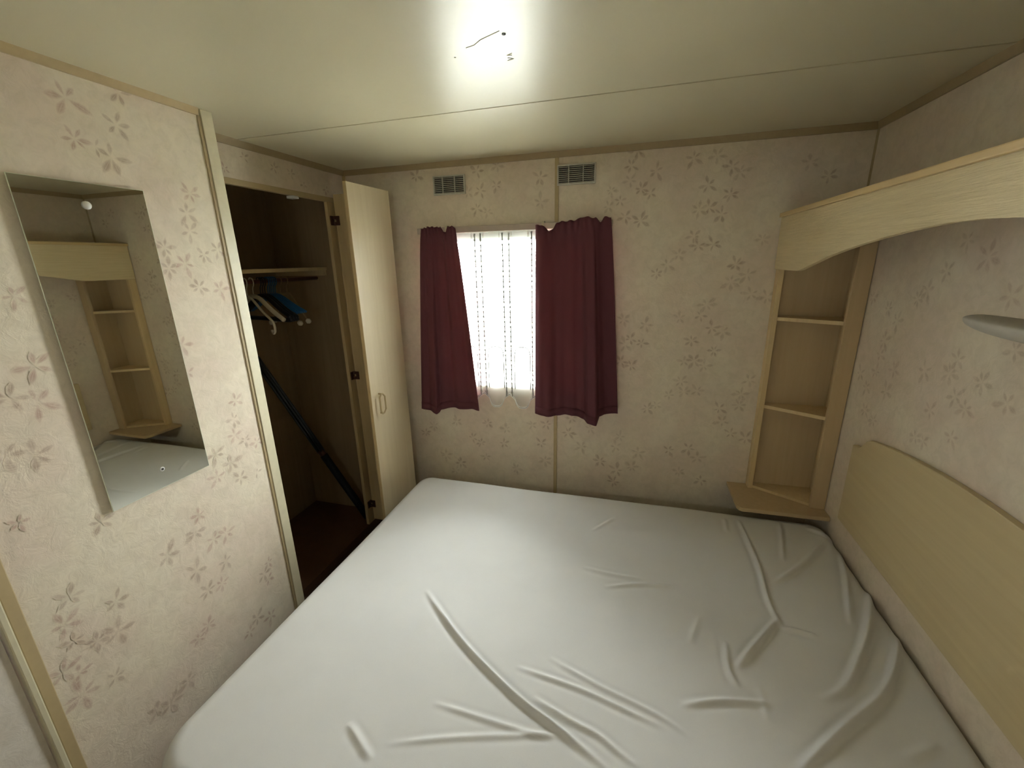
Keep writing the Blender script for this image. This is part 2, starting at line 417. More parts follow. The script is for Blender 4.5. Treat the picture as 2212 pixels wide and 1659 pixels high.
# ---------------------------------------------------------------- the room
def add_petals(bm, flowers, place, uvl, r0=0.036, seed=1):
    # ink lies just proud of the paper, each petal on its own hair-thin level
    nn_ = (Vector(place(1, 0))-Vector(place(0, 0))).cross(Vector(place(0, 1))-Vector(place(0, 0)))
    mid = Vector((-0.3, -1.2, 1.0))
    out = nn_.normalized() if nn_.dot(mid-Vector(place(0, 1))) > 0 else -nn_.normalized()
    """flat printed flowers lying on the paper: one small quad per petal, place(a,b) -> 3D"""
    R = random.Random(seed)
    cnt = 0; done = []; heads = []
    for a, b, s in flowers:
        if any((a-c)**2+(b-d)**2 < 0.034**2 for c, d in heads): continue
        heads.append((a, b))
        n = R.choice((5, 5, 6)); th0 = R.uniform(0, 6.28); mi = 1 if R.random() < 0.6 else 2
        for k in range(n):
            th = th0 + 2*math.pi*k/n + R.uniform(-0.25, 0.25)
            L = r0*s*R.uniform(0.75, 1.35); w = L*R.uniform(0.32, 0.48)
            ca, sa = math.cos(th), math.sin(th)
            o = 0.02*L
            uvs = ((0, 0.5), (0.3, 0.08), (0.62, 0.0), (1, 0.5), (0.62, 1.0), (0.3, 0.92))
            qd = [(o+(L-o)*uu, (vv-0.5)*w) for uu, vv in uvs]
            ctr = (a+ca*L*0.55, b+sa*L*0.55)
            if any((ctr[0]-c)**2+(ctr[1]-d)**2 < 0.011**2 for c, d in done): continue
            done.append(ctr)
            cnt += 1
            lift = out*(0.0002+(cnt % 30)*0.00002)
            vs_ = [bm.verts.new(Vector(place(a+x*ca-y*sa, b+x*sa+y*ca))+lift) for x, y in qd]
            f = bm.faces.new(vs_); f.material_index = mi
            for lp, uv in zip(f.loops, uvs): lp[uvl].uv = uv

def wall_obj(name, boxes, flowers=None, place=None, mats=None, seed=1):
    bm = bmesh.new()
    for b in boxes: bx(bm, *b)
    bmesh.ops.recalc_face_normals(bm, faces=bm.faces)
    uvl = bm.loops.layers.uv.new('UVMap')
    if flowers: add_petals(bm, flowers, place, uvl, seed=seed)
    me = bpy.data.meshes.new(name); bm.to_mesh(me); bm.free()
    return struct(link_mesh(name, me, mats or [m_paper, m_petal, m_petal2]))

def scatter(n, a0, a1, b0, b1, avoid, seed):
    R = random.Random(seed); out = []
    while len(out) < n:
        p = (R.uniform(a0, a1), R.uniform(b0, b1), R.uniform(0.6, 0.9))
        if all((p[0]-q[0])**2+(p[1]-q[1])**2 > 0.07**2 for q in list(avoid)+out): out.append(p)
    return out

# floor
box('floor', -2.02, XR+0.05, Y_REAR-0.05, 0.05, -0.05, 0.0, m_carpet)
struct(bpy.data.objects['floor'])

# window wall, with the window hole
WX0, WX1, WZ0, WZ1 = -1.00, -0.20, 0.905, 1.685
inside = [(p[0], p[1], p[2]) for p in scatter(26, -1.93, -1.50, 0.25, 1.85, [], 5)]
ok = [f for f in FLOWERS_BACK if not (WX0-0.05 < f[0] < WX1+0.05 and WZ0-0.05 < f[1] < WZ1+0.05)]
wall_obj('wall_back', [(-2.02, WX0, 0, 0.05, 0, H), (WX1, XR+0.05, 0, 0.05, 0, H),
                       (WX0, WX1, 0, 0.05, 0, WZ0), (WX0, WX1, 0, 0.05, WZ1, H)],
         ok+inside, lambda a, b: (a, 0.0, b), [m_paper, m_petal, m_petal_faint], seed=2)
# headboard wall
wall_obj('wall_right', [(XR, XR+0.05, Y_REAR-0.05, 0, 0, H)], FLOWERS_RIGHT+scatter(24, -2.5, -1.3, 0.6, 1.9, [], 8),
         lambda a, b: (XR, a, b), [m_paper, m_petal_faint, m_petal2_faint], seed=3)
# mirror wall (a boxed-out partition) and the paler panel nearer the door
wall_obj('wall_left', [(XW+0.0, XL, -1.652, -0.884, 0, H)], FLOWERS_LEFT, lambda a, b: (XL, a, b), seed=4)
wall_obj('wall_left_panel', [(XW+0.0, XL+0.004, Y_REAR-0.05, -1.660, 0, H)], None, None, [m_paper_pale])
# rear wall with a window opening added for fill light (behind the photographer)
RX0, RX1, RZ0, RZ1 = -0.42, -0.18, 1.41, 1.575
wall_obj('wall_rear', [(XW, RX0, Y_REAR-0.05, Y_REAR, 0, H), (RX1, XR, Y_REAR-0.05, Y_REAR, 0, H),
                       (RX0, RX1, Y_REAR-0.05, Y_REAR, 0, RZ0), (RX0, RX1, Y_REAR-0.05, Y_REAR, RZ1, H)],
         scatter(20, -1.2, 0.7, 1.7, 1.95, [], 9), lambda a, b: (a, Y_REAR, b), seed=6)

# ceiling: two sheets with an open joint
ceil = struct(empty('ceiling', (0, 0, H)), 'cream vinyl ceiling with one long joint')
YS = -0.629
def cpart(name, bm, mat, label=None):
    o = obj(name, bm, mat); o.parent = ceil; o.location = (0, 0, -H)
    if label: o['label'] = label
    return o
cpart('ceiling_sheet', bx(bmesh.new(), -2.02, XR+0.05, Y_REAR-0.05, YS-0.002, H, H+0.03), m_ceil)
bm = bmesh.new()
prism(bm, [(YS+0.002, H-0.0010), (0.05, H), (0.05, H+0.03), (YS+0.002, H+0.03)], 'x', -2.02, XR+0.05)
cpart('ceiling_sheet', bm, m_ceil)
cpart('joint_backing', bx(bmesh.new(), -2.02, XR+0.05, YS-0.01, YS+0.01, H+0.003, H+0.02), m_seam, 'red-brown strip showing in the ceiling joint')
bm = bmesh.new(); lathe(bm, [(0.0042, 0.0), (0.0042, 0.0012), (0.001, 0.0014)], (-0.295, -1.043, H), (0, 0, -1), 12)
cpart('screw_hole', bm, m_mark, 'small dark screw hole')
bm = bmesh.new(); lathe(bm, [(0.002, 0.0), (0.002, 0.001), (0.0005, 0.0012)], (-0.433, -0.977, H), (0, 0, -1), 10)
cpart('screw_hole', bm, m_scuff)
for pts in ([(-0.392, -1.012), (-0.37, -1.018), (-0.35, -1.035), (-0.30, -1.058)], [(-0.302, -0.955), (-0.316, -0.948), (-0.305, -0.945)],
            [(-0.318, -0.936), (-0.306, -0.927), (-0.322, -0.922)]):
    bm = bmesh.new(); tube(bm, [(x, y, H-0.0001) for x, y in pts], 0.0009, 6)
    cpart('scuff_mark', bm, m_scuff)

# outside: ground and a painted rail fence
struct(box('ground_outside', -14, 14, -14, 14, -0.45, -0.35, m_gravel))
fence = thing('rail_fence', 'pale three-rail fence outside, seen faintly through the net curtain', 'fence')
for zz in (0.02, 0.22, 0.42):
    box('rail', -3.4, 2.0, 2.20, 2.235, zz, zz+0.05, m_rails_out, fence, 0.004)
for xx in (-3.2, -1.95, -0.7, 0.55, 1.8):
    box('post', xx, xx+0.07, 2.235, 2.305, -0.35, 0.62, m_rails_out, fence, 0.004)

# cornice trims
def trim(i, bm, mat):
    return struct(obj('trim_%d' % i, bm, mat))
T = 0.024
bm = bmesh.new(); prism(bm, [(0, H), (-0.014, H), (-0.006, H-T), (0, H-T)], 'x', XW, XR); trim(1, bm, m_trim_brown)
bm = bmesh.new(); prism(bm, [(XR, H), (XR-0.014, H), (XR-0.006, H-T), (XR, H-T)], 'y', Y_REAR, 0); trim(2, bm, m_trim_brown)
bm = bmesh.new(); prism(bm, [(XL, H), (XL+0.010, H), (XL+0.006, H-0.019), (XL, H-0.019)], 'y', Y_REAR, -0.925); trim(3, bm, m_trim)
bm = bmesh.new(); prism(bm, [(XW, H), (XW+0.014, H), (XW+0.006, H-T), (XW, H-T)], 'y', -0.884, 0); trim(4, bm, m_trim_brown)
# end post of the mirror wall: pale corner trim with a brown bead on its left
trim(5, bx(bmesh.new(), XL-0.004, XL+0.007, -0.918, -0.880, 0, H, 0.002), m_trim_pale)
trim(6, bx(bmesh.new(), XL-0.004, XL+0.004, -0.928, -0.918, 0, H-0.018, 0.001), m_trim_brown)
# batten between the mirror wall and the paler panel
trim(7, bx(bmesh.new(), XL-0.004, XL+0.006, -1.640, -1.616, 0, H-0.018, 0.002), m_trim)
trim(8, bx(bmesh.new(), XL-0.004, XL+0.012, -1.655, -1.641, 0, H-0.018, 0.003), m_trim_pale)
# joint batten on the window wall
trim(9, bx(bmesh.new(), -0.376, -0.358, -0.005, 0, 0, H-T, 0.0015), m_trim)
# thin bead in the right back corner
bm = bmesh.new(); prism(bm, [(XR, 0), (XR-0.006, 0), (XR, -0.006)], 'z', 1.70, H-T); trim(10, bm, m_trim_brown)
# bead in the left back corner, above the wardrobe door
bm = bmesh.new(); prism(bm, [(XW, 0), (XW+0.012, 0), (XW+0.012, -0.006), (XW, -0.012)], 'z', 0, H-T); trim(11, bm, m_trim)

# window frames and panes
def window(i, x0, x1, z0, z1, y0, y1, mullion=None):
    w = struct(empty('window_%d' % i, ((x0+x1)/2, y0, z0)))
    def wp(name, bm, mat):
        o = obj(name, bm, mat, w); o.location = -w.location; return o
    f = 0.045
    wp('frame_top', bx(bmesh.new(), x0, x1, y0, y1, z1-f, z1, 0.003), m_alu)
    wp('frame_bottom', bx(bmesh.new(), x0, x1, y0, y1, z0, z0+0.02, 0.003), m_alu)
    wp('frame_side', bx(bmesh.new(), x0, x0+0.03, y0, y1, z0+0.02, z1-f, 0.003), m_alu)
    wp('frame_side', bx(bmesh.new(), x1-0.03, x1, y0, y1, z0+0.02, z1-f, 0.003), m_alu)
    ym = (y0+y1)/2
    wp('glass_pane', bx(bmesh.new(), x0+0.03, x1-0.03, ym-0.002, ym+0.002, z0+0.02, z1-f), m_glass)
    return w
window(1, WX0, WX1, WZ0, WZ1, 0.008, 0.045)
window(2, RX0, RX1, RZ0, RZ1, Y_REAR-0.045, Y_REAR-0.008)  # added behind the camera only to let in fill light

# ---------------------------------------------------------------- bed
bm = bmesh.new()
bx(bm, -1.02, XR-0.015, -1.585, -0.215, 0.0, 0.235, 0.01)
tag(obj('bed_base', bm, m_base), 'fabric divan bed base under the mattress', 'bed base')

def make_mattress():
    x0, x1, y0, y1 = -1.057, XR-0.004, -1.640, -0.183
    NX, NY = 470, 364
    xs = np.linspace(x0, x1, NX+1); ys = np.linspace(y0, y1, NY+1)
    X, Y = np.meshgrid(xs, ys, indexing='ij')
    X = X.copy(); Y = Y.copy()
    # rounded corners in plan
    for cx, cy, R, sx, sy in ((x0, y0, 0.13, 1, 1), (x0, y1, 0.075, 1, -1), (x1, y0, 0.05, -1, 1), (x1, y1, 0.07, -1, -1)):
        ax = (X-(cx+sx*R))*-sx; ay = (Y-(cy+sy*R))*-sy
        mk = (ax > 0) & (ay > 0)
        m = np.maximum(np.maximum(ax, ay), 1e-9); rr = np.hypot(ax, ay)+1e-9
        k = m/rr
        X = np.where(mk, cx+sx*R-sx*ax*k, X); Y = np.where(mk, cy+sy*R-sy*ay*k, Y)
    # distance inside the (square) grid border -> rounded top edge
    gx = np.minimum(np.linspace(0, x1-x0, NX+1)[:, None], np.linspace(x1-x0, 0, NX+1)[:, None])
    gy = np.minimum(np.linspace(0, y1-y0, NY+1)[None, :], np.linspace(y1-y0, 0, NY+1)[None, :])
    d = np.minimum(gx+0*gy, gy+0*gx)
    r = 0.045
    dd = np.clip(d, 0, r)
    Z = ZB - r + np.sqrt(np.maximum(r*r-(r-dd)**2, 0))
    # soft large undulation
    Z += 0.0016*np.sin(X*5.1+0.6)*np.cos(Y*4.3+0.2) + 0.0009*np.sin(X*13+Y*9)
    # folds in the sheet
    for pts, h, w in WRINKLES:
        P = np.array([tuple(p) for p in smooth_path([(a, b, 0) for a, b in pts], 5)])[:, :2]
        seg = np.hypot(*(P[1:]-P[:-1]).T); cum = np.concatenate([[0], np.cumsum(seg)]); tot = cum[-1]
        best = np.full(X.shape, 1e9); along = np.zeros(X.shape); side = np.zeros(X.shape)
        for i in range(len(P)-1):
            v = P[i+1]-P[i]; L2 = v@v+1e-12
            t = np.clip(((X-P[i, 0])*v[0]+(Y-P[i, 1])*v[1])/L2, 0, 1)
            dx = X-(P[i, 0]+t*v[0]); dy = Y-(P[i, 1]+t*v[1])
            q = np.hypot(dx, dy); b = q < best
            best = np.where(b, q, best); along = np.where(b, (cum[i]+t*seg[i])/tot, along)
        taper = np.clip(np.minimum(along, 1-along)/0.22, 0, 1)**0.8
        wv = w*0.001*0.52
        ridge = np.exp(-(best/wv)**2) - 0.22*np.exp(-((best-2.1*wv)/(1.1*wv))**2)
        Z += h*0.00128*taper*ridge
    verts = np.stack([X, Y, Z], -1).reshape(-1, 3)
    idx = np.arange((NX+1)*(NY+1)).reshape(NX+1, NY+1)
    q = np.stack([idx[:-1, :-1], idx[1:, :-1], idx[1:, 1:], idx[:-1, 1:]], -1).reshape(-1, 4)
    # skirt
    border = list(idx[:, 0]) + list(idx[-1, 1:]) + list(idx[-2::-1, -1]) + list(idx[0, -2:0:-1])
    n0 = len(verts); nb = len(border)
    extra = []; faces = []
    for lev, (dz, inset) in enumerate(((0.30, 0.0), (0.255, 0.004), (0.236, 0.02))):
        for b in border:
            p = verts[b]
            cx, cy = np.clip(p[0], x0+0.15, x1-0.15), np.clip(p[1], y0+0.15, y1-0.15)
            nrm = np.array([cx-p[0], cy-p[1]]); nl = np.hypot(*nrm)+1e-9
            extra.append((p[0]+nrm[0]/nl*inset, p[1]+nrm[1]/nl*inset, dz))
    prev = border
    for lev in range(3):
        cur = [n0+lev*nb+i for i in range(nb)]
        for i in range(nb):
            j = (i+1) % nb
            faces.append((prev[i], cur[i], cur[j], prev[j]))
        prev = cur
    faces.append(tuple(prev))
    me = bpy.data.meshes.new('mattress')
    me.from_pydata(verts.tolist()+extra, [], q.tolist()+faces)
    me.update()
    bmm = bmesh.new(); bmm.from_mesh(me); bmesh.ops.remove_doubles(bmm, verts=bmm.verts, dist=1e-5)
    bmesh.ops.recalc_face_normals(bmm, faces=bmm.faces); bmm.to_mesh(me); bmm.free()
    return link_mesh('mattress', me, m_sheet, None, True)
tag(make_mattress(), 'double mattress in a creased white fitted sheet', 'mattress')

# ---------------------------------------------------------------- headboard
def headboard():
    yl, yc, yr = -0.318, -0.955, -1.592
    pts = [(yl, 0.553), (yl, 0.862), (-0.350, 0.866), (-0.362, 0.868), (-0.372, 0.877), (-0.385, 0.893), (-0.402, 0.911), (-0.425, 0.9235)]
    for k in range(1, 13):
        t = k/12; y = -0.425+(yc+0.425)*t
        pts.append((y, 0.9235+0.058*(1-(1-t)**1.9)))
    for (y, z) in reversed(pts[:-1]): pts.append((2*yc-y, z))
    bm = bmesh.new(); prism(bm, pts, 'x', XR-0.020, XR-0.001, 0.003)
    return obj('headboard', bm, m_head)
tag(headboard(), 'wide wooden headboard with a shallow arched top on the wall', 'headboard')

# ---------------------------------------------------------------- overhead shelf with arched pelmet
sh = thing('overhead_shelf', 'wooden overhead shelf with an arched front board above the bed', 'shelf', loc=(0.68, -1.0, 1.69))
def child(root, name, bm, mat, label=None, smooth=False, parent=None):
    o = obj(name, bm, mat, None, smooth)
    if parent is None:
        o.parent = root; o.location = -Vector(root.location)
    else:
        o.parent = parent
    if label: o['label'] = label
    return o
YE = -2.16
half = [(-0.004, 1.687), (-0.004, 1.4865), (-0.20, 1.4865), (-0.275, 1.487), (-0.30, 1.490)]
for y, z in [(-0.43, 1.517), (-0.52, 1.5355), (-0.615, 1.551), (-0.71, 1.5645), (-0.80, 1.575), (-0.89, 1.584), (-0.97, 1.590), (-1.04, 1.5935)]:
    half.append((y, z))
yc = -1.082
prof = half + [(2*yc-y, z) for y, z in reversed(half)]
bm = bmesh.new(); prism(bm, prof, 'x', 0.545, 0.561, 0.0015)
child(sh, 'arched_pelmet', bm, m_pelmet, 'pale boldly grained front board with arched lower edge')
child(sh, 'top_board', bx(bmesh.new(), 0.537, XR-0.001, YE, -0.002, 1.687, 1.703, 0.003), m_pelmet_edge)

# ---------------------------------------------------------------- corner shelf unit
cu = thing('corner_shelf', 'narrow brown corner shelf unit between window wall and headboard', 'shelf unit', loc=(0.70, -0.08, 0.48))
LX0, LX1, LF = 0.552, 0.572, -0.045            # left side panel
RY0, RY1, RF = -0.168, -0.150, 0.766           # right side panel
ZT = 1.685
child(cu, 'side_panel', bx(bmesh.new(), LX0, LX1, LF, -0.002, 0.498, 1.4855, 0.0015), m_unit_edge)
child(cu, 'side_panel', bx(bmesh.new(), RF, XR-0.002, RY0, RY1, 0.498, ZT, 0.0015), m_unit)
child(cu, 'back_panel', bx(bmesh.new(), LX1, XR-0.008, -0.008, -0.002, 0.498, ZT), m_unit)
child(cu, 'back_panel', bx(bmesh.new(), XR-0.008, XR-0.002, RY1, -0.002, 0.498, ZT), m_unit)
def shelf(z, th, name='shelf', inset=0.0):
    bm = bmesh.new()
    prism(bm, [(LX1, -0.008), (LX1, LF+0.004), (RF+0.002, RY1-0.006), (RF+0.004, RY1), (XR-0.008, RY1), (XR-0.008, -0.008)], 'z', z-th, z, 0.001)
    return child(cu, name, bm, m_unit_edge)
shelf(1.294, 0.015); shelf(0.908, 0.015); shelf(0.512, 0.013)
bm = bmesh.new()
prism(bm, [(0.470, -0.002), (0.474, -0.215), (0.482, -0.230), (0.497, -0.236), (XR-0.002, -0.232), (XR-0.002, -0.002)], 'z', 0.480, 0.498, 0.003)
child(cu, 'base_board', bm, m_unit, 'wider chamfered base board just above the mattress')
for z in (1.40, 0.60):
    bm = bmesh.new(); lathe(bm, [(0.004, 0), (0.004, 0.003), (0.002, 0.004)], (LX1, -0.025, z), (1, 0, 0), 10)
    child(cu, 'shelf_pin', bm, m_mark)

# ---------------------------------------------------------------- wall lamp at the right
lp = thing('wall_lamp', 'white boat-shaped plastic wall lamp over the headboard', 'lamp', loc=(XR-0.03, -0.99, 1.37))
bm = bmesh.new()
N = 22
rings = []
LY0, LY1 = -0.850, -1.200
for i in range(N+1):
    t = i/N; y = LY0+(LY1-LY0)*t
    w = max(0.0, 1-(2*t-1)**2)**0.5
    w = 0.38+0.62*w**0.8 if 0 < i < N else 0.22
    ring = []
    for k in range(18):
        a = 2*math.pi*k/18
        cx, cz = math.cos(a), math.sin(a)
        zz = cz*0.030*w if cz < 0 else cz*0.012*w
        ring.append(bm.verts.new((0.735+cx*0.045*w, y, 1.402-0.004*w+zz)))
    rings.append(ring)
for i in range(N):
    for k in range(18): bm.faces.new((rings[i][k], rings[i][(k+1) % 18], rings[i+1][(k+1) % 18], rings[i+1][k]))
bm.faces.new(rings[0]); bm.faces.new(rings[-1])
child(lp, 'shade', bm, m_lamp, smooth=True)
child(lp, 'wall_plate', bx(bmesh.new(), XR-0.012, XR-0.001, -1.05, -0.93, 1.345, 1.43, 0.004), m_lamp)
bm = bmesh.new(); cyl(bm, (0.75, -0.99, 1.39), (XR-0.010, -0.99, 1.39), 0.014); child(lp, 'arm', bm, m_lamp)

# ---------------------------------------------------------------- mirror on the left wall
mr = thing('wall_mirror', 'tall frameless mirror screwed to the flowered left wall', 'mirror', loc=(XL, -1.274, 0.94))
MX = XL+0.0105
child(mr, 'backing', bx(bmesh.new(), XL+0.0005, MX-0.0020, -1.380, -1.168, 0.970, 1.716), m_trim_brown)
child(mr, 'mirror_edge', bx(bmesh.new(), MX-0.0020, MX-0.0004, -1.409, -1.140, 0.9415, 1.746), m_mirror_edge, 'pale polished glass edge')
bm = bmesh.new(); bx(bm, MX-0.0004, MX, -1.408, -1.141, 0.9425, 1.745)
child(mr, 'mirror_glass', bm, m_mirror)
bm = bmesh.new(); lathe(bm, [(0.0095, 0), (0.0095, 0.002), (0.0075, 0.0055), (0.003, 0.007)], (MX, -1.279, 1.695), (1, 0, 0), 20)
child(mr, 'screw_cap', bm, m_white, 'round cream screw cap', True)
bm = bmesh.new(); lathe(bm, [(0.0065, 0), (0.0065, 0.001), (0.004, 0.0018)], (MX, -1.273, 0.996), (1, 0, 0), 16)
o = child(mr, 'screw_cup', bm, m_white)
bm = bmesh.new(); lathe(bm, [(0.0033, 0.0015), (0.0033, 0.0026), (0.001, 0.0028)], (MX, -1.273, 0.996), (1, 0, 0), 12)
child(mr, 'screw_head', bm, m_mark, parent=o)

# ---------------------------------------------------------------- air vents
def vent(x0, x1, z0, z1, label):
    v = thing('air_vent', label, 'vent', 'air vents above the window', ((x0+x1)/2, 0, z0))
    f = 0.006
    bm = bmesh.new()
    for b in ((x0, x1, z0, z0+f), (x0, x1, z1-f, z1), (x0, x0+f, z0+f, z1-f), (x1-f, x1, z0+f, z1-f)):
        bx(bm, b[0], b[1], -0.012, -0.0008, b[2], b[3], 0.001)
    child(v, 'frame', bm, m_grille)
    child(v, 'backing', bx(bmesh.new(), x0+f, x1-f, -0.0018, -0.0008, z0+f, z1-f), m_dark, 'dark sheet painted as the shade behind the slats')
    n = 9; st = (z1-z0-2*f)/n
    for i in range(n):
        zc = z0+f+st*(i+0.5)
        bm = bmesh.new()
        prism(bm, [(-0.0112, zc-0.0018), (-0.0104, zc-0.0030), (-0.0030, zc+0.0008), (-0.0042, zc+0.0024)], 'x', x0+f, x1-f)
        child(v, 'slat', bm, m_grille)
    for t in (0.30, 0.68):
        xc = x0+(x1-x0)*t
        child(v, 'divider', bx(bmesh.new(), xc-0.0014, xc+0.0014, -0.0115, -0.003, z0+f, z1-f), m_grille)
vent(-0.966, -0.803, 1.855, 1.940, 'slatted plastic air vent above the left curtain')
vent(-0.364, -0.196, 1.861, 1.944, 'slatted plastic air vent right of the wall batten, above the right curtain')

# ---------------------------------------------------------------- curtain track, net curtain, curtains
tr = thing('curtain_track', 'flat beige curtain track across the top of the window', 'curtain track', loc=(-0.58, 0, 1.685))
child(tr, 'track_face', bx(bmesh.new(), -1.06, -0.115, -0.030, -0.022, 1.680, 1.708, 0.002), m_track)
child(tr, 'track_channel', bx(bmesh.new(), -1.06, -0.115, -0.022, -0.001, 1.690, 1.704), m_track)
for xb in (-0.905, -0.425):
    child(tr, 'bracket', bx(bmesh.new(), xb-0.006, xb+0.006, -0.031, -0.0005, 1.676, 1.715, 0.001), m_trim_pale)

def net_curtain():
    n = thing('net_curtain', 'sheer white lace net curtain with a scalloped hem over the window', 'net curtain', loc=(-0.6, -0.018, 1.68))
    xa, xb = -0.99, -0.21
    bands = [-0.891, -0.750, -0.609, -0.467, -0.326]
    per = 0.1415
    def yy(x, z):
        s = 0.5+0.5*(1.68-z)/0.85
        return -0.014+0.0045*s*math.cos(2*math.pi*(x+0.75)/per)+0.002*math.sin(x*61+z*3)
    def zbot(x):
        t = ((x+0.750)/per) % 1.0
        u = abs(t-0.5)*2            # 0 mid panel .. 1 at the band
        if u > 0.55: return 0.841+0.027*((u-0.55)/0.45)**0.8
        return 0.800+0.041*(u/0.55)**4
    NX, NZ = 240, 60
    vs_ = []; fs = []
    for i in range(NX+1):
        x = xa+(xb-xa)*i/NX; zb = zbot(x)
        for j in range(NZ+1):
            z = 1.676+(zb-1.676)*j/NZ
            vs_.append((x-(-0.6), yy(x, z)+0.018, z-1.68))
    for i in range(NX):
        for j in range(NZ):
            a = i*(NZ+1)+j; fs.append((a, a+NZ+1, a+NZ+2, a+1))
    me = bpy.data.meshes.new('net_cloth'); me.from_pydata(vs_, [], fs); me.update()
    link_mesh('net_cloth', me, m_net, n, True)
    # dotted vertical trims either side of each band, arches, hem cord, hooks
    for xc in bands:
        for dx in (-0.0155, 0.0155):
            bm = bmesh.new()
            x = xc+dx
            k = 0
            z = 1.668
            tube(bm, [(x, yy(x, zz)-0.0016, zz) for zz in np.linspace(1.668, zbot(x)+0.004, 14)], 0.0029, 6)
            while z > zbot(x)+0.01:
                bx(bm, x-0.0046, x+0.0046, yy(x, z)-0.0056, yy(x, z)-0.0012, z-0.0038, z+0.0038)
                z -= 0.0245
            child(n, 'dotted_trim', bm, m_net_line, 'beaded grey trim line')
        bm = bmesh.new()
        a = bmesh.new()
        for dx in (-0.030, 0.030):
            bm2 = bmesh.new()
            x = xc+dx
            tube(bm2, smooth_path([(x, -0.021, 1.679), (x-0.003, -0.021, 1.665), (x, -0.021, 1.652), (x+0.003, -0.021, 1.665), (x, -0.021, 1.678)], 4), 0.0012, 5)
            child(n, 'hook', bm2, m_white)
    for i in range(len(bands)-1):
        xm = (bands[i]+bands[i+1])/2+0.003
        w = 0.041
        arc = [(xm-w, 0.905)] + [(xm-w, z) for z in (1.0, 1.08)] + [(xm-w+0.006, 1.112), (xm-w+0.022, 1.124), (xm, 1.126), (xm+w-0.022, 1.124), (xm+w-0.006, 1.112)] + [(xm+w, z) for z in (1.08, 1.0, 0.905)]
        bm = bmesh.new()
        tube(bm, [(x, yy(x, z)-0.0018, z) for x, z in arc], 0.0028, 6)
        child(n, 'arch_cord', bm, m_net_line, 'arched corded outline in the lace')
    for off, name in ((0.0, 'hem_cord'), (0.008, 'hem_cord')):
        bm = bmesh.new()
        tube(bm, [(x, yy(x, zbot(x))-0.001, zbot(x)+off) for x in np.linspace(xa, xb, 200)], 0.0014, 5)
        child(n, name, bm, m_net_hem)
net_curtain()

def interp(tab, s):
    for (a, va), (b, vb) in zip(tab[:-1], tab[1:]):
        if a <= s <= b:
            t = (s-a)/(b-a); t = t*t*(3-2*t)
            return va+(vb-va)*t
    return tab[-1][1]

def curtain(name, label, top, bot, dtop, dbot, ztop, zbot, seed):
    root = thing(name, label, 'curtain', 'burgundy window curtains', ((top[0]+top[1])/2, -0.05, 1.70))
    NX, NZ = 110, 70
    R = random.Random(seed)
    ph = [R.uniform(0, 6.28) for _ in range(4)]
    vs_ = []; fs = []
    for i in range(NX+1):
        s = i/NX
        for j in range(NZ+1):
            v = j/NZ
            g = v**0.85
            x = (1-g)*(top[0]+(top[1]-top[0])*s)+g*(bot[0]+(bot[1]-bot[0])*s)
            d = (1-v)*interp(dtop, s)+v*interp(dbot, s)
            d += 0.009*math.sin(s*19+ph[0])*(0.35+0.65*v)+0.0022*math.sin(s*41+ph[1]+v*1.5)
            # gathered heading
            hd = max(0.0, 1-v/0.06)
            d += 0.006*hd*math.sin(s*70+ph[2])
            zt = interp(ztop, s)+0.0025*math.sin(s*55+ph[3])
            z = zt+(interp(zbot, s)-zt)*v
            vs_.append((x-root.location.x, -d-root.location.y, z-root.location.z))
    for i in range(NX):
        for j in range(NZ):
            a = i*(NZ+1)+j; fs.append((a, a+NZ+1, a+NZ+2, a+1))
    me = bpy.data.meshes.new('curtain_cloth'); me.from_pydata(vs_, [], fs); me.update()
    o = link_mesh('curtain_cloth', me, m_burg, root, True)
    sol = o.modifiers.new('thickness', 'SOLIDIFY'); sol.thickness = 0.0016; sol.offset = 0
    # hem and heading tape lines
    bm = bmesh.new()
    strip = []
    for i in range(NX+1):
        a = Vector(vs_[i*(NZ+1)+NZ]); b = Vector(vs_[i*(NZ+1)+NZ-3])
        strip.append((bm.verts.new(a+Vector((0, -0.0022, -0.0005))), bm.verts.new(b+Vector((0, -0.0022, 0)))))
    for p, q in zip(strip[:-1], strip[1:]): bm.faces.new((p[0], q[0], q[1], p[1]))
    me2 = bpy.data.meshes.new('hem'); bm.to_mesh(me2); bm.free()
    h = link_mesh('hem', me2, m_burg, root, True)
    sol = h.modifiers.new('thickness', 'SOLIDIFY'); sol.thickness = 0.0015; sol.offset = 0
    return root
curtain('curtain', 'burgundy curtain left of the window, its inner edge flaring downwards',
        (-1.033, -0.847), (-1.104, -0.758),
        [(0, .042), (.2, .052), (.42, .040), (.6, .044), (.75, .058), (.9, .060), (1, .050)],
        [(0, .045), (.14, .062), (.27, .098), (.33, .098), (.355, .058), (.55, .050), (.75, .058), (.9, .066), (1, .070)],
        [(0, 1.705), (.25, 1.711), (.55, 1.710), (.68, 1.683), (.76, 1.686), (.80, 1.709), (.95, 1.710), (1, 1.700)],
        [(0, .772), (.20, .768), (.34, .766), (.36, .780), (.5, .788), (1, .792)], 1)
curtain('curtain', 'wide burgundy curtain right of the window, over the wall batten',
        (-0.454, -0.121), (-0.464, -0.054),
        [(0, .050), (.10, .058), (.20, .042), (.35, .050), (.6, .052), (.75, .058), (.85, .044), (1, .050)],
        [(0, .046), (.10, .060), (.20, .076), (.28, .060), (.38, .036), (.50, .040), (.60, .068), (.68, .120), (.770, .128), (.79, .055), (.85, .038), (1, .042)],
        [(0, 1.696), (.08, 1.697), (.18, 1.672), (.22, 1.676), (.30, 1.706), (.5, 1.709), (.66, 1.722), (.80, 1.716), (.86, 1.700), (.92, 1.718), (1, 1.716)],
        [(0, .790), (.20, .788), (.40, .795), (.66, .784), (.775, .784), (.79, .806), (1, .818)], 2)

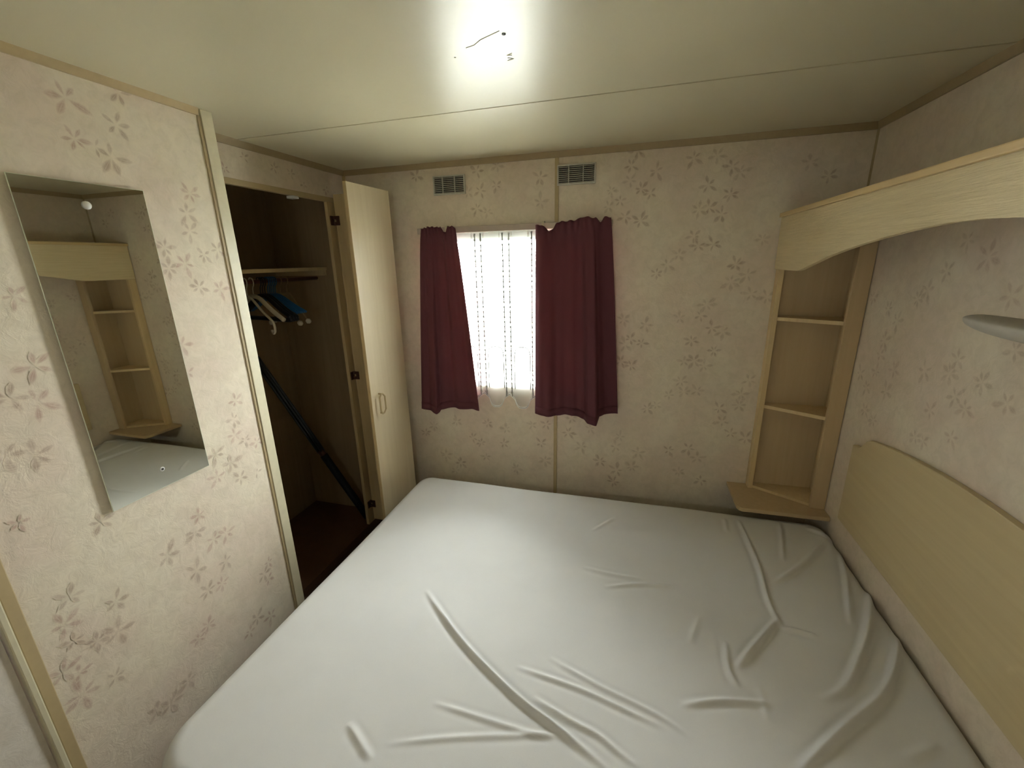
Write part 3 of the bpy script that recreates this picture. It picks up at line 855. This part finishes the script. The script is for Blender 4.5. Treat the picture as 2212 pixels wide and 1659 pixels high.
# ---------------------------------------------------------------- wardrobe in the recess
wd = thing('wardrobe', 'built-in wardrobe with open folding maple door and dark interior', 'wardrobe', loc=(-1.70, -0.42, 0))
YO0, YO1 = -0.780, -0.154                       # opening
bm = bmesh.new(); bx(bm, XW-0.018, XW, -0.884, -0.002, 1.862, H-0.001)
bmesh.ops.recalc_face_normals(bm, faces=bm.faces)
uvl = bm.loops.layers.uv.new('UVMap')
add_petals(bm, scatter(7, -0.80, -0.08, 1.89, 1.96, [], 12), lambda a, b: (XW, a, b), uvl, 0.03, 9)
me = bpy.data.meshes.new('header_panel'); bm.to_mesh(me); bm.free()
o = link_mesh('header_panel', me, [m_paper, m_petal, m_petal2], wd); o.location = -wd.location
o['label'] = 'flowered header panel above the opening'
child(wd, 'header_trim', bx(bmesh.new(), XW-0.018, XW+0.004, YO0, -0.106, 1.840, 1.862, 0.002), m_trim)
child(wd, 'stile', bx(bmesh.new(), XW-0.018, XW, YO1, -0.106, 0.04, 1.840, 0.0015), m_maple_edge)
child(wd, 'stile', bx(bmesh.new(), XW-0.018, XW, -0.106, -0.002, 0.04, 1.862), m_maple_edge)
child(wd, 'stile', bx(bmesh.new(), XW-0.018, XW, -0.884, YO0, 0.04, 1.862, 0.0015), m_maple_edge)
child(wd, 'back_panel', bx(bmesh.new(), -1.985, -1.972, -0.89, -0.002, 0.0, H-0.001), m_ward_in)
child(wd, 'shaded_end_panel', bx(bmesh.new(), -1.972, XW-0.018, -0.0022, -0.0008, 0.0, H-0.001), m_ward_in)  # dark sheet over the wallpaper, its colour standing in for inner shade
child(wd, 'shaded_end_panel', bx(bmesh.new(), -1.972, XW-0.018, -0.90, -0.885, 0.0, H-0.001), m_ward_in)
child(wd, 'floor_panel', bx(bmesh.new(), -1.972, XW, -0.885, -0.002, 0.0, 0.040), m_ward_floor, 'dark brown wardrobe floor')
child(wd, 'shelf', bx(bmesh.new(), -1.972, -1.640, -0.885, -0.002, 1.517, 1.534, 0.0015), m_maple_edge)
child(wd, 'shelf_cleat', bx(bmesh.new(), -1.972, -1.648, -0.020, -0.002, 1.490, 1.517), m_maple_edge)
child(wd, 'catch', bx(bmesh.new(), XW-0.030, XW+0.006, -0.380, -0.346, 1.829, 1.840, 0.002), m_white, 'small white door catch')
bm = bmesh.new(); cyl(bm, (-1.70, -0.884, 1.478), (-1.70, -0.021, 1.478), 0.0095, 14)
child(wd, 'clothes_rail', bm, m_rail, 'red-brown hanging rail', True)
child(wd, 'rail_bracket', bx(bmesh.new(), -1.712, -1.688, -0.565, -0.535, 1.468, 1.517, 0.002), m_trim_pale)

# folding door: leaf one stands out from the stile, leaf two turns back towards the room
DZ0, DZ1 = 0.06, 1.876
def leaf(name, p0, p1, th, mat, side):
    d = Vector((p1[0]-p0[0], p1[1]-p0[1], 0)); L = d.length; d.normalize()
    nrm = Vector((-d.y, d.x, 0))*side
    a = Vector((p0[0], p0[1], 0)); b = Vector((p1[0], p1[1], 0))
    bm = bmesh.new()
    prism(bm, [(a.x, a.y), (b.x, b.y), ((b+nrm*th).x, (b+nrm*th).y), ((a+nrm*th).x, (a+nrm*th).y)], 'z', DZ0, DZ1, 0.0012)
    o = child(wd, name, bm, mat)
    return o, d, nrm
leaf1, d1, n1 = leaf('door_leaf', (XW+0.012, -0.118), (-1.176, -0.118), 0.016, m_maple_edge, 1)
LA, LBp = (-1.158, -0.100), (-1.176, -0.396)
leaf2, d2, n2 = leaf('door_leaf', LA, LBp, 0.016, m_maple, -1)
leaf1['label'] = 'folded-out leaf in shadow'; leaf2['label'] = 'pale maple leaf with the handle'
# free long edge of leaf two is a tan strip
dd = Vector((LBp[0]-LA[0], LBp[1]-LA[1], 0)).normalized(); nn = Vector((-dd.y, dd.x, 0))*-1
bm = bmesh.new()
e0 = Vector((LBp[0], LBp[1], 0)); e1 = e0+dd*0.002
prism(bm, [(e0.x, e0.y), (e1.x, e1.y), ((e1+nn*0.016).x, (e1+nn*0.016).y), ((e0+nn*0.016).x, (e0+nn*0.016).y)], 'z', DZ0, DZ1)
child(wd, 'edge_band', bm, m_maple_edge, parent=leaf2)
# hinges
def hinge(z, parent):
    bm = bmesh.new()
    bx(bm, XW-0.0005, XW+0.003, -0.146, -0.119, z-0.022, z+0.022, 0.0008)
    bx(bm, XW+0.016, XW+0.034, -0.1225, -0.1178, z-0.022, z+0.022, 0.0008)
    for dz in (-0.014, 0.014):
        cyl(bm, (XW+0.005, -0.121, z+dz-0.008), (XW+0.005, -0.121, z+dz+0.008), 0.0055, 10)
        bx(bm, XW+0.002, XW+0.020, -0.1225, -0.1185, z+dz-0.008, z+dz+0.008)
    child(wd, 'hinge', bm, m_hinge, 'brown metal hinge', parent=parent)
for z in (1.755, 0.961, 0.165): hinge(z, leaf1)
# octagonal pull handle, standing off the room face of leaf two
def on_leaf(t, z, off):
    p = Vector((LA[0], LA[1], 0))+dd*t - nn*off
    return Vector((p.x, p.y, z))
hz, ht = 0.892, 0.235
pts = []
for (a, b) in ((-0.016, 0.032), (0.0, 0.049), (0.012, 0.049), (0.024, 0.034), (0.024, -0.034), (0.012, -0.049), (0.0, -0.049), (-0.016, -0.032)):
    pts.append(on_leaf(ht+a, hz+b, 0.018))
bm = bmesh.new(); tube(bm, pts, 0.0042, 8, closed=True)
for zz in (0.049, -0.049):
    cyl(bm, on_leaf(ht+0.006, hz+zz, -0.0005), on_leaf(ht+0.006, hz+zz, 0.018), 0.004, 8)
child(wd, 'handle', bm, m_trim, 'octagonal tan pull handle', parent=leaf2)

# ---------------------------------------------------------------- clothes hangers
def hanger(y, rot, mat, label, group, kind='bar', span=0.20, drop=0.095, tilt=0.0, r=0.0045):
    """hangs from the rail at (-1.70, y, 1.478); arms run along local x"""
    h = thing('clothes_hanger', label, 'hanger', group, (-1.70, y, 1.4875))
    h.rotation_euler = (0, tilt, rot)
    hk = [(-0.017, 0, -0.018), (-0.0165, 0, -0.004), (-0.010, 0, 0.0075), (0.0, 0, 0.0045+0.003), (0.012, 0, 0.004), (0.017, 0, -0.010), (0.013, 0, -0.025), (0.002, 0, -0.040), (0, 0, -0.078)]
    bm = bmesh.new(); tube(bm, smooth_path(hk, 4), 0.0024, 7)
    def hp(name, bm, lab=None, sm=True):
        o = obj(name, bm, mat, h, sm)
        return o
    hp('hook', bm)
    for s in (1, -1):
        bm = bmesh.new()
        arm = [(0, 0, -0.074), (s*span*0.22, 0, -0.084), (s*span*0.65, 0, -0.076-drop*0.62), (s*span, 0, -0.074-drop)]
        if kind == 'curl':
            arm += [(s*(span+0.018), 0, -0.091-drop), (s*(span+0.020), 0, -0.121-drop), (s*(span+0.004), 0, -0.134-drop), (s*(span-0.006), 0, -0.120-drop)]
        if kind == 'ball':
            tube(bm, smooth_path(arm, 5), 0.004, 10)
            kb = bmesh.new()
            lathe(kb, [(0.001, -0.014), (0.009, -0.010), (0.0135, 0), (0.009, 0.010), (0.001, 0.014)], arm[-1], (s, 0, -0.5), 14)
            knob = obj('knob', kb, m_hwhite, h, True); knob['label'] = 'round white knob'
        else:
            rr = r
            tube(bm, smooth_path(arm, 5), rr, 8, sq=1.0)
        hp('arm', bm)
    if kind in ('bar', 'flat'):
        bm = bmesh.new()
        tube(bm, smooth_path([(-span, 0, -0.074-drop), (-span*0.93, 0, -0.088-drop), (0, 0, -0.088-drop), (span*0.93, 0, -0.088-drop), (span, 0, -0.074-drop)], 5), r*0.8, 8)
        hp('trouser_bar', bm)
    return h
for i in range(5):
    hanger(-0.322-0.011*i, -0.10-0.015*i, m_blue, 'blue plastic hanger in the tight bunch on the rail', 'blue hangers on the rail', 'plain', 0.180, 0.082, r=0.006)
for i in range(3):
    hanger(-0.384-0.013*i, -0.20-0.015*i, m_black, 'black plastic hanger behind the white ones on the rail', 'black hangers on the rail', 'bar', 0.20, 0.095, r=0.010)
hanger(-0.452, -0.24, m_hwhite, 'white hanger with plain sloping shoulders lying against the black hangers', None, 'plain', 0.20, 0.10, r=0.010)
hanger(-0.486, -0.30, m_hwhite, 'white hanger with a curled end, nearest the mirror wall', None, 'curl', 0.165, 0.095, r=0.0055)
hanger(-0.250, 0.0, m_ward_in, 'brown hanger with white knob ends, nearest the wardrobe hinge side', None, 'ball', 0.105, 0.140)
hanger(-0.290, -0.02, m_ward_in, 'brown hanger with white knob ends, just behind the blue bunch', None, 'ball', 0.090, 0.145)

# ---------------------------------------------------------------- long dark bundle leaning in the wardrobe
bd = thing('leaning_pole_bundle', 'long black pole bundle leaning diagonally inside the wardrobe', 'pole bundle', loc=(-1.53, -0.10, 0.05))
A = Vector((-1.505, -0.115, 0.066)); B = Vector((-1.945, -0.285, 1.075))
ax = (B-A).normalized(); sd = ax.cross(Vector((0.6, -0.8, 0))).normalized(); nm = ax.cross(sd)
def rod(name, s, off, r, t0, t1, mat, sq=None, label=None):
    bm = bmesh.new()
    p = [A+(B-A)*t+sd*s+nm*off for t in np.linspace(t0, t1, 5)]
    tube(bm, p, r, 10)
    child(bd, name, bm, mat, label, True)
rod('sleeve', 0, 0, 0.021, 0.0, 0.42, m_bag, label='black nylon sleeve')
rod('band', 0, 0, 0.0185, 0.415, 0.45, m_hinge, label='brown strap')
for s, off in ((-0.014, 0), (0.0, 0.008), (0.014, 0), (0.004, -0.010)):
    rod('rod', s, off, 0.0078, 0.44, 1.0, m_rod)
